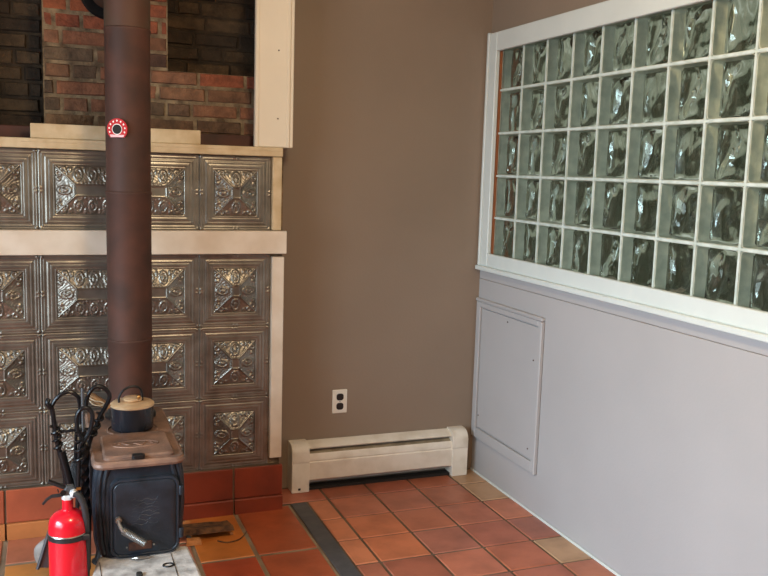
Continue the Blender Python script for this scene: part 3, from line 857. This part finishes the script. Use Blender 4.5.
bm = NB(); bar(bm, [(EX - .054, EY, .537), (EX - .035, EY, .526), (EX - .008, EY, .512), (EX + .012, EY, .507)], .011, .0035); obj('squeeze_lever', bm, M['black_plastic'], t)
bm = NB(); bar(bm, [(EX - .072, EY, .464), (EX - .060, EY, .478), (EX - .046, EY, .487), (EX - .024, EY, .488), (EX + .004, EY, .494)], lambda u: .004 + .007 * u, .003); obj('carry_handle', bm, M['black_plastic'], t)
bm = NB(); tube(bm, [(EX - .028, EY - .013, .512), (EX - .026, EY + .013, .494)], .002, 6); lathe(bm, [(.0085, -.016), (.0085, -.012)], (EX - .012, EY, .500), 'Y', 12); obj('pin_and_gauge', bm, M['black_iron'], t)
bm = NB(); tube(bm, [(EX + .018, EY - .026, .497), (EX + .034, EY - .030, .490), (EX + .048, EY - .032, .455), (EX + .054, EY - .026, .40), (EX + .055, EY - .018, .32), (EX + .052, EY - .010, .22), (EX + .050, EY - .010, .12)], .0100, 12, smooth=6); obj('hose', bm, M['rubber'], t)
bm = NB(); lathe(bm, [(ER + .0002, .352), (ER + .0025, .353), (ER + .0025, .366), (ER + .0002, .367)], (EX, EY, 0), 'Z', 56, cap=False); stp = obj('strap', bm, M['black_plastic'], t)
bm = NB(); lathe(bm, [(ER + .0003, .367), (ER + .002, .368), (ER + .0003, .371)], (EX, EY, 0), 'Z', 56, cap=False); o = obj('strap_edge', bm, M['steel'], stp)
bm = NB(); box(bm, EX + .040, EX + .064, EY - .046, EY - .022, .350, .369, .003); obj('hose_clip', bm, M['black_plastic'], stp)

# ------------------------------------------------------------------ fireplace tools
TX, TY = -1.932, -0.945
t = thing('tool_stand', 'black iron fire tool stand with twisted post behind the extinguisher', 'tool stand', (TX, TY, 0))
bm = NB()                                         # twisted square post
rs = []
for i in range(90):
    z = .02 + .62 * i / 89; a = z * 42; r_ = .0175 if .16 < z < .60 else .011
    tw = a if .16 < z < .60 else .16 * 42
    rs.append([Vector((TX + r_ * math.cos(tw + q * PI / 2 + (PI / 4)) * (1 if q % 1 == 0 else .7), TY + r_ * math.sin(tw + q * PI / 2 + PI / 4), z)) for q in range(4)])
rings(bm, rs); obj('twisted_post', bm, M['tool_iron'], t, smooth=20)
bm = NB(); tube(bm, [(TX, TY, .63), (TX - .001, TY, .785)], .0050, 10); o = obj('top_rod', bm, M['grey_metal'], t); o['label'] = 'bare grey rod above the post'
bm = NB(); loft(bm, [(TX - .030, TY + .04, .048, .09, .02, 0), (TX - .030, TY + .04, .048, .09, .02, .014), (TX - .030, TY + .04, .040, .08, .02, .022)], 5); obj('base', bm, M['tool_iron'], t)
bm = NB(); tube(bm, [(TX - .07, TY + .012, .640), (TX, TY, .646), (TX + .045, TY + .012, .640)], .005, 8); obj('hook_bar', bm, M['tool_iron'], t)

def tool(name, label, cat, base): return thing(name, label, cat, base)
# left tool: shovel with a big crook handle
sh = tool('fire_shovel', 'black iron fire shovel with a crook handle, leaning at the left of the tool stand', 'fire shovel', (-2.03, -.93, .17))
bm = NB()
ytl = -.935
tube(bm, [(-2.036, ytl, .752), (-2.040, ytl - .006, .742), (-2.034, ytl - .004, .728), (-2.026, ytl, .715), (-2.019, ytl, .654), (-2.010, ytl, .590), (-1.992, ytl, .50), (-1.990, ytl - .004, .40), (-2.010, ytl - .006, .34)], .0078, 10, smooth=5)
tube(bm, [(-2.030, ytl, .724), (-2.014, ytl, .750), (-1.995, ytl, .767), (-1.972, ytl, .772), (-1.952, ytl, .760), (-1.942, ytl + .004, .736), (-1.939, ytl + .006, .66)], .0068, 10, smooth=5)
tube(bm, helix_pts((-2.020, ytl, .665), (-2.009, ytl, .585), .0125, 3.2, 12), .0046, 7)
obj('handle', bm, M['tool_iron'], sh)
bm = NB(); tube(bm, [(-2.000, ytl - .002, .575), (-1.974, ytl - .004, .455)], .0125, 14); obj('sleeve', bm, M['tool_iron'], sh)
bm = NB()
yb_ = ytl - .004
rings(bm, [[Vector((-2.050 + .010, yb_ - .004, .315)), Vector((-1.975, yb_ - .004, .315)), Vector((-1.975, yb_ + .004, .315)), Vector((-2.040, yb_ + .004, .315))],
           [Vector((-2.080, yb_ - .006, .186)), Vector((-1.962, yb_ - .006, .186)), Vector((-1.962, yb_ + .002, .186)), Vector((-2.080, yb_ + .002, .186))]])
for (p, q_) in (((-2.040, yb_ - .006, .317), (-2.081, yb_ - .008, .184)), ((-1.975, yb_ - .006, .317), (-1.963, yb_ - .008, .184))): tube(bm, [p, q_], .006, 8)
o = obj('pan', bm, M['grey_metal'], sh); o['label'] = 'dark grey shovel pan'
# middle tool: poker with a narrow loop
pk = tool('fire_poker', 'black iron fire poker with a narrow loop handle, in the middle of the tool stand', 'fire poker', (-1.928, -.980, .06))
bm = NB(); yp = -.980
tube(bm, [(-1.934, yp - .004, .615), (-1.950, yp, .655), (-1.952, yp, .700), (-1.941, yp, .722), (-1.925, yp, .728), (-1.910, yp, .718), (-1.904, yp, .695), (-1.911, yp, .655), (-1.926, yp - .002, .625), (-1.944, yp, .600), (-1.950, yp + .01, .50), (-1.958, yp + .020, .30), (-1.960, yp + .024, .07)], .0070, 10, smooth=5)
obj('handle', bm, M['tool_iron'], pk)
bm = NB(); tube(bm, helix_pts((-1.944, yp, .650), (-1.946, yp, .545), .0125, 3.4, 12), .0042, 7); obj('wrap', bm, M['tool_iron'], pk)
bm = NB(); tube(bm, [(-1.960, yp + .024, .09), (-1.968, yp + .024, .055), (-1.984, yp + .024, .060)], lambda u: .007 - .004 * u, 8, smooth=3); obj('hook', bm, M['tool_iron'], pk)
# right tool: tongs with a wide crook
tg_ = tool('fire_tongs', 'black iron fire tongs with a wide crook handle leaning over the stove top', 'fire tongs', (-1.915, -.915, .10))
bm = NB(); yt = -.905
tube(bm, [(-1.921, yt, .715), (-1.918, yt, .735), (-1.910, yt, .757), (-1.893, yt, .775), (-1.871, yt, .775), (-1.853, yt, .760), (-1.846, yt, .738), (-1.859, yt, .707), (-1.875, yt, .680), (-1.888, yt, .648), (-1.901, yt, .617), (-1.914, yt + .012, .570), (-1.922, yt + .030, .49), (-1.922, yt + .036, .30), (-1.922, yt + .030, .12)], .0072, 10, smooth=5)
obj('handle', bm, M['tool_iron'], tg_)
bm = NB(); tube(bm, helix_pts((-1.873, yt, .686), (-1.906, yt + .004, .606), .0125, 3.2, 12), .0050, 7); obj('wrap', bm, M['tool_iron'], tg_)
bm = NB(); tube(bm, [(-1.917, yt + .014, .56), (-1.905, yt + .028, .50), (-1.912, yt + .044, .30), (-1.917, yt + .044, .12)], .005, 8, smooth=4); obj('jaw', bm, M['tool_iron'], tg_)
# hearth brush
hb = tool('hearth_brush', 'dark hearth brush hanging between the shovel and the poker', 'hearth brush', (-1.962, -.885, .42))
bm = NB(); tube(bm, [(-1.950, -.872, .66), (-1.954, -.876, .58), (-1.958, -.880, .51)], .0055, 8); obj('handle', bm, M['tool_iron'], hb)
bm = NB(); loft(bm, [(-1.966, -.88, .012, .010, .006, .42), (-1.966, -.88, .020, .014, .008, .445), (-1.962, -.88, .020, .014, .010, .480), (-1.958, -.88, .010, .010, .006, .515)], 5); obj('brush_head', bm, M['bristle'], hb)
# small wooden handle with a cord loop, hanging behind the tongs
wb = tool('whisk_handle', 'tan wooden handle with a cord loop hanging behind the tongs', 'brush', (-1.875, -.84, .70))
bm = NB(); tube(bm, [(-1.912, -.862, .742), (-1.880, -.860, .716), (-1.846, -.858, .690)], lambda u: .010 + .004 * math.sin(u * PI), 12, smooth=4); obj('grip', bm, M['wood_handle'], wb)
bm = NB(); tube(bm, [(-1.908, -.874, .732), (-1.893, -.876, .722), (-1.872, -.876, .716), (-1.862, -.876, .709), (-1.874, -.876, .703), (-1.896, -.876, .708), (-1.908, -.874, .722)], .0022, 6, smooth=4); obj('cord_loop', bm, M['cord'], wb)

# ------------------------------------------------------------------ scraps on the floor
def rough_block(bm, pts_lo, h, jit=.004, n=7):
    """irregular slab: outline (x,y) resampled, with a chipped top"""
    P_ = []
    for i in range(len(pts_lo)):
        a = Vector(pts_lo[i]); b = Vector(pts_lo[(i + 1) % len(pts_lo)])
        for k in range(n): P_.append(a.lerp(b, k / n))
    lo = [Vector((p.x + random.uniform(-jit, jit), p.y + random.uniform(-jit, jit), .001)) for p in P_]
    cx_ = sum((p for p in P_), Vector((0, 0))) / len(P_)
    hi = [Vector((p.x + (cx_.x - p.x) * .06, p.y + (cx_.y - p.y) * .06, h + random.uniform(-jit, jit))) for p in P_]
    rings(bm, [lo, hi])
bm = NB(); rough_block(bm, [(-1.545, -.475), (-1.335, -.480), (-1.340, -.375), (-1.54, -.345)], .024, .003)
for v in bm.verts:
    v.co.z = v.co.z * 1.0 + .002 + max(0, (-.345 - v.co.y)) * .20
o = obj('firewood_slab', bm, M['bark'], origin=(-1.45, -.44, 0), smooth=25); tag(o, 'thin split slab of bark covered firewood on the tiles right of the stove', 'firewood')
bm = NB(); rough_block(bm, [(-1.535, -.515), (-1.475, -.515), (-1.478, -.485), (-1.53, -.48)], .022, .002, 3)
o = obj('wood_chip', bm, M['chip'], origin=(-1.505, -.50, 0), smooth=25); tag(o, 'small orange chip of fresh wood in front of the firewood slab', 'wood chip', 'wood chips by the stove')
bm = NB(); rough_block(bm, [(-1.545, -.315), (-1.485, -.315), (-1.485, -.285), (-1.545, -.285)], .012, .002, 3)
for v in bm.verts: v.co.z += 0
o = obj('wood_chip', bm, M['chip'], origin=(-1.52, -.30, 0), smooth=25); tag(o, 'small orange chip of wood between the firewood slab and the hearth tiles', 'wood chip', 'wood chips by the stove')
bm = NB(); rough_block(bm, [(-1.347, -.452), (-1.335, -.455), (-1.333, -.440), (-1.345, -.438)], .010, .001, 2)
o = obj('wood_chip', bm, M['chip'], origin=(-1.34, -.445, 0), smooth=25); tag(o, 'tiny pale wood chip at the right tip of the firewood slab', 'wood chip', 'wood chips by the stove')
bm = NB(); tube(bm, [(-1.408, -.500, .003), (-1.371, -.527, .003), (-1.317, -.508, .003), (-1.278, -.446, .003)], .0028, 7, smooth=6)
o = obj('twig', bm, M['bark'], origin=(-1.35, -.5, 0)); tag(o, 'thin curved brown twig on the orange floor tile', 'twig')
bm = NB(); bmesh.ops.create_icosphere(bm, subdivisions=3, radius=1)
for v in bm.verts:
    k = 1 + .12 * noise.noise(v.co * 1.7); v.co = Vector((v.co.x * .045 * k - 2.055, v.co.y * .05 * k - .52, max(.001, v.co.z * .055 * k + .050)))
o = obj('pale_stone', bm, M['stone'], origin=(-2.055, -.52, 0), smooth=60); tag(o, 'pale grey rounded stone on the tiles behind the fire shovel', 'stone')

# ------------------------------------------------------------------ light
w = bpy.data.worlds.new('world'); SC.world = w; w.use_nodes = True
nt = w.node_tree; N = nt.nodes; L = nt.links
bg = N['Background']
tc = N.new('ShaderNodeTexCoord')
n1 = N.new('ShaderNodeTexNoise'); n1.inputs['Scale'].default_value = 4; n1.inputs['Detail'].default_value = 2
L.new(tc.outputs['Generated'], n1.inputs['Vector'])
sp = N.new('ShaderNodeSeparateXYZ'); L.new(tc.outputs['Generated'], sp.inputs[0])
ad = N.new('ShaderNodeMath'); ad.operation = 'MULTIPLY_ADD'; ad.inputs[1].default_value = 0.9; L.new(n1.outputs['Fac'], ad.inputs[0]); L.new(sp.outputs['Z'], ad.inputs[2])
rp = N.new('ShaderNodeValToRGB'); e = rp.color_ramp.elements
e[0].position = .36; e[0].color = (.028, .032, .020, 1); e[1].position = .47; e[1].color = (.050, .056, .038, 1)
for p_, c_ in ((.52, (.17, .19, .145, 1)), (.75, (.26, .28, .22, 1)), (1.0, (.60, .64, .60, 1))):
    q_ = e.new(p_); q_.color = c_
L.new(ad.outputs[0], rp.inputs[0]); L.new(rp.outputs[0], bg.inputs[0]); bg.inputs[1].default_value = 0.9

def area(name, loc, target, sx, sy, power, col, spread=180):
    l = bpy.data.lights.new(name, 'AREA'); l.shape = 'RECTANGLE'; l.size = sx; l.size_y = sy; l.energy = power; l.color = col
    l.spread = math.radians(spread)
    o = bpy.data.objects.new(name, l); C.objects.link(o); o.location = loc
    o.rotation_euler = (Vector(target) - Vector(loc)).to_track_quat('-Z', 'Y').to_euler()
    return o
area('window_daylight', (XL + .03, -2.85, 1.22), (0.0, -1.4, 0.6), 2.6, 1.6, 72, (0.72, 0.87, 1.0), 170)
area('window_sky_light', (XL + .04, -2.5, 1.60), (0.0, -1.9, -0.5), 1.9, 0.9, 36, (0.62, 0.82, 1.0), 80)
pl_ = bpy.data.lights.new('ceiling_lamp', 'POINT'); pl_.energy = 58; pl_.color = (1.0, 0.79, 0.52); pl_.shadow_soft_size = 0.14
po = bpy.data.objects.new('ceiling_lamp', pl_); C.objects.link(po); po.location = (-1.4, -2.5, 2.3)

SC.view_settings.view_transform = 'Standard'; SC.view_settings.look = 'None'
SC.view_settings.gamma = 1.0; SC.view_settings.use_curve_mapping = False
SC.view_settings.exposure = 0.2
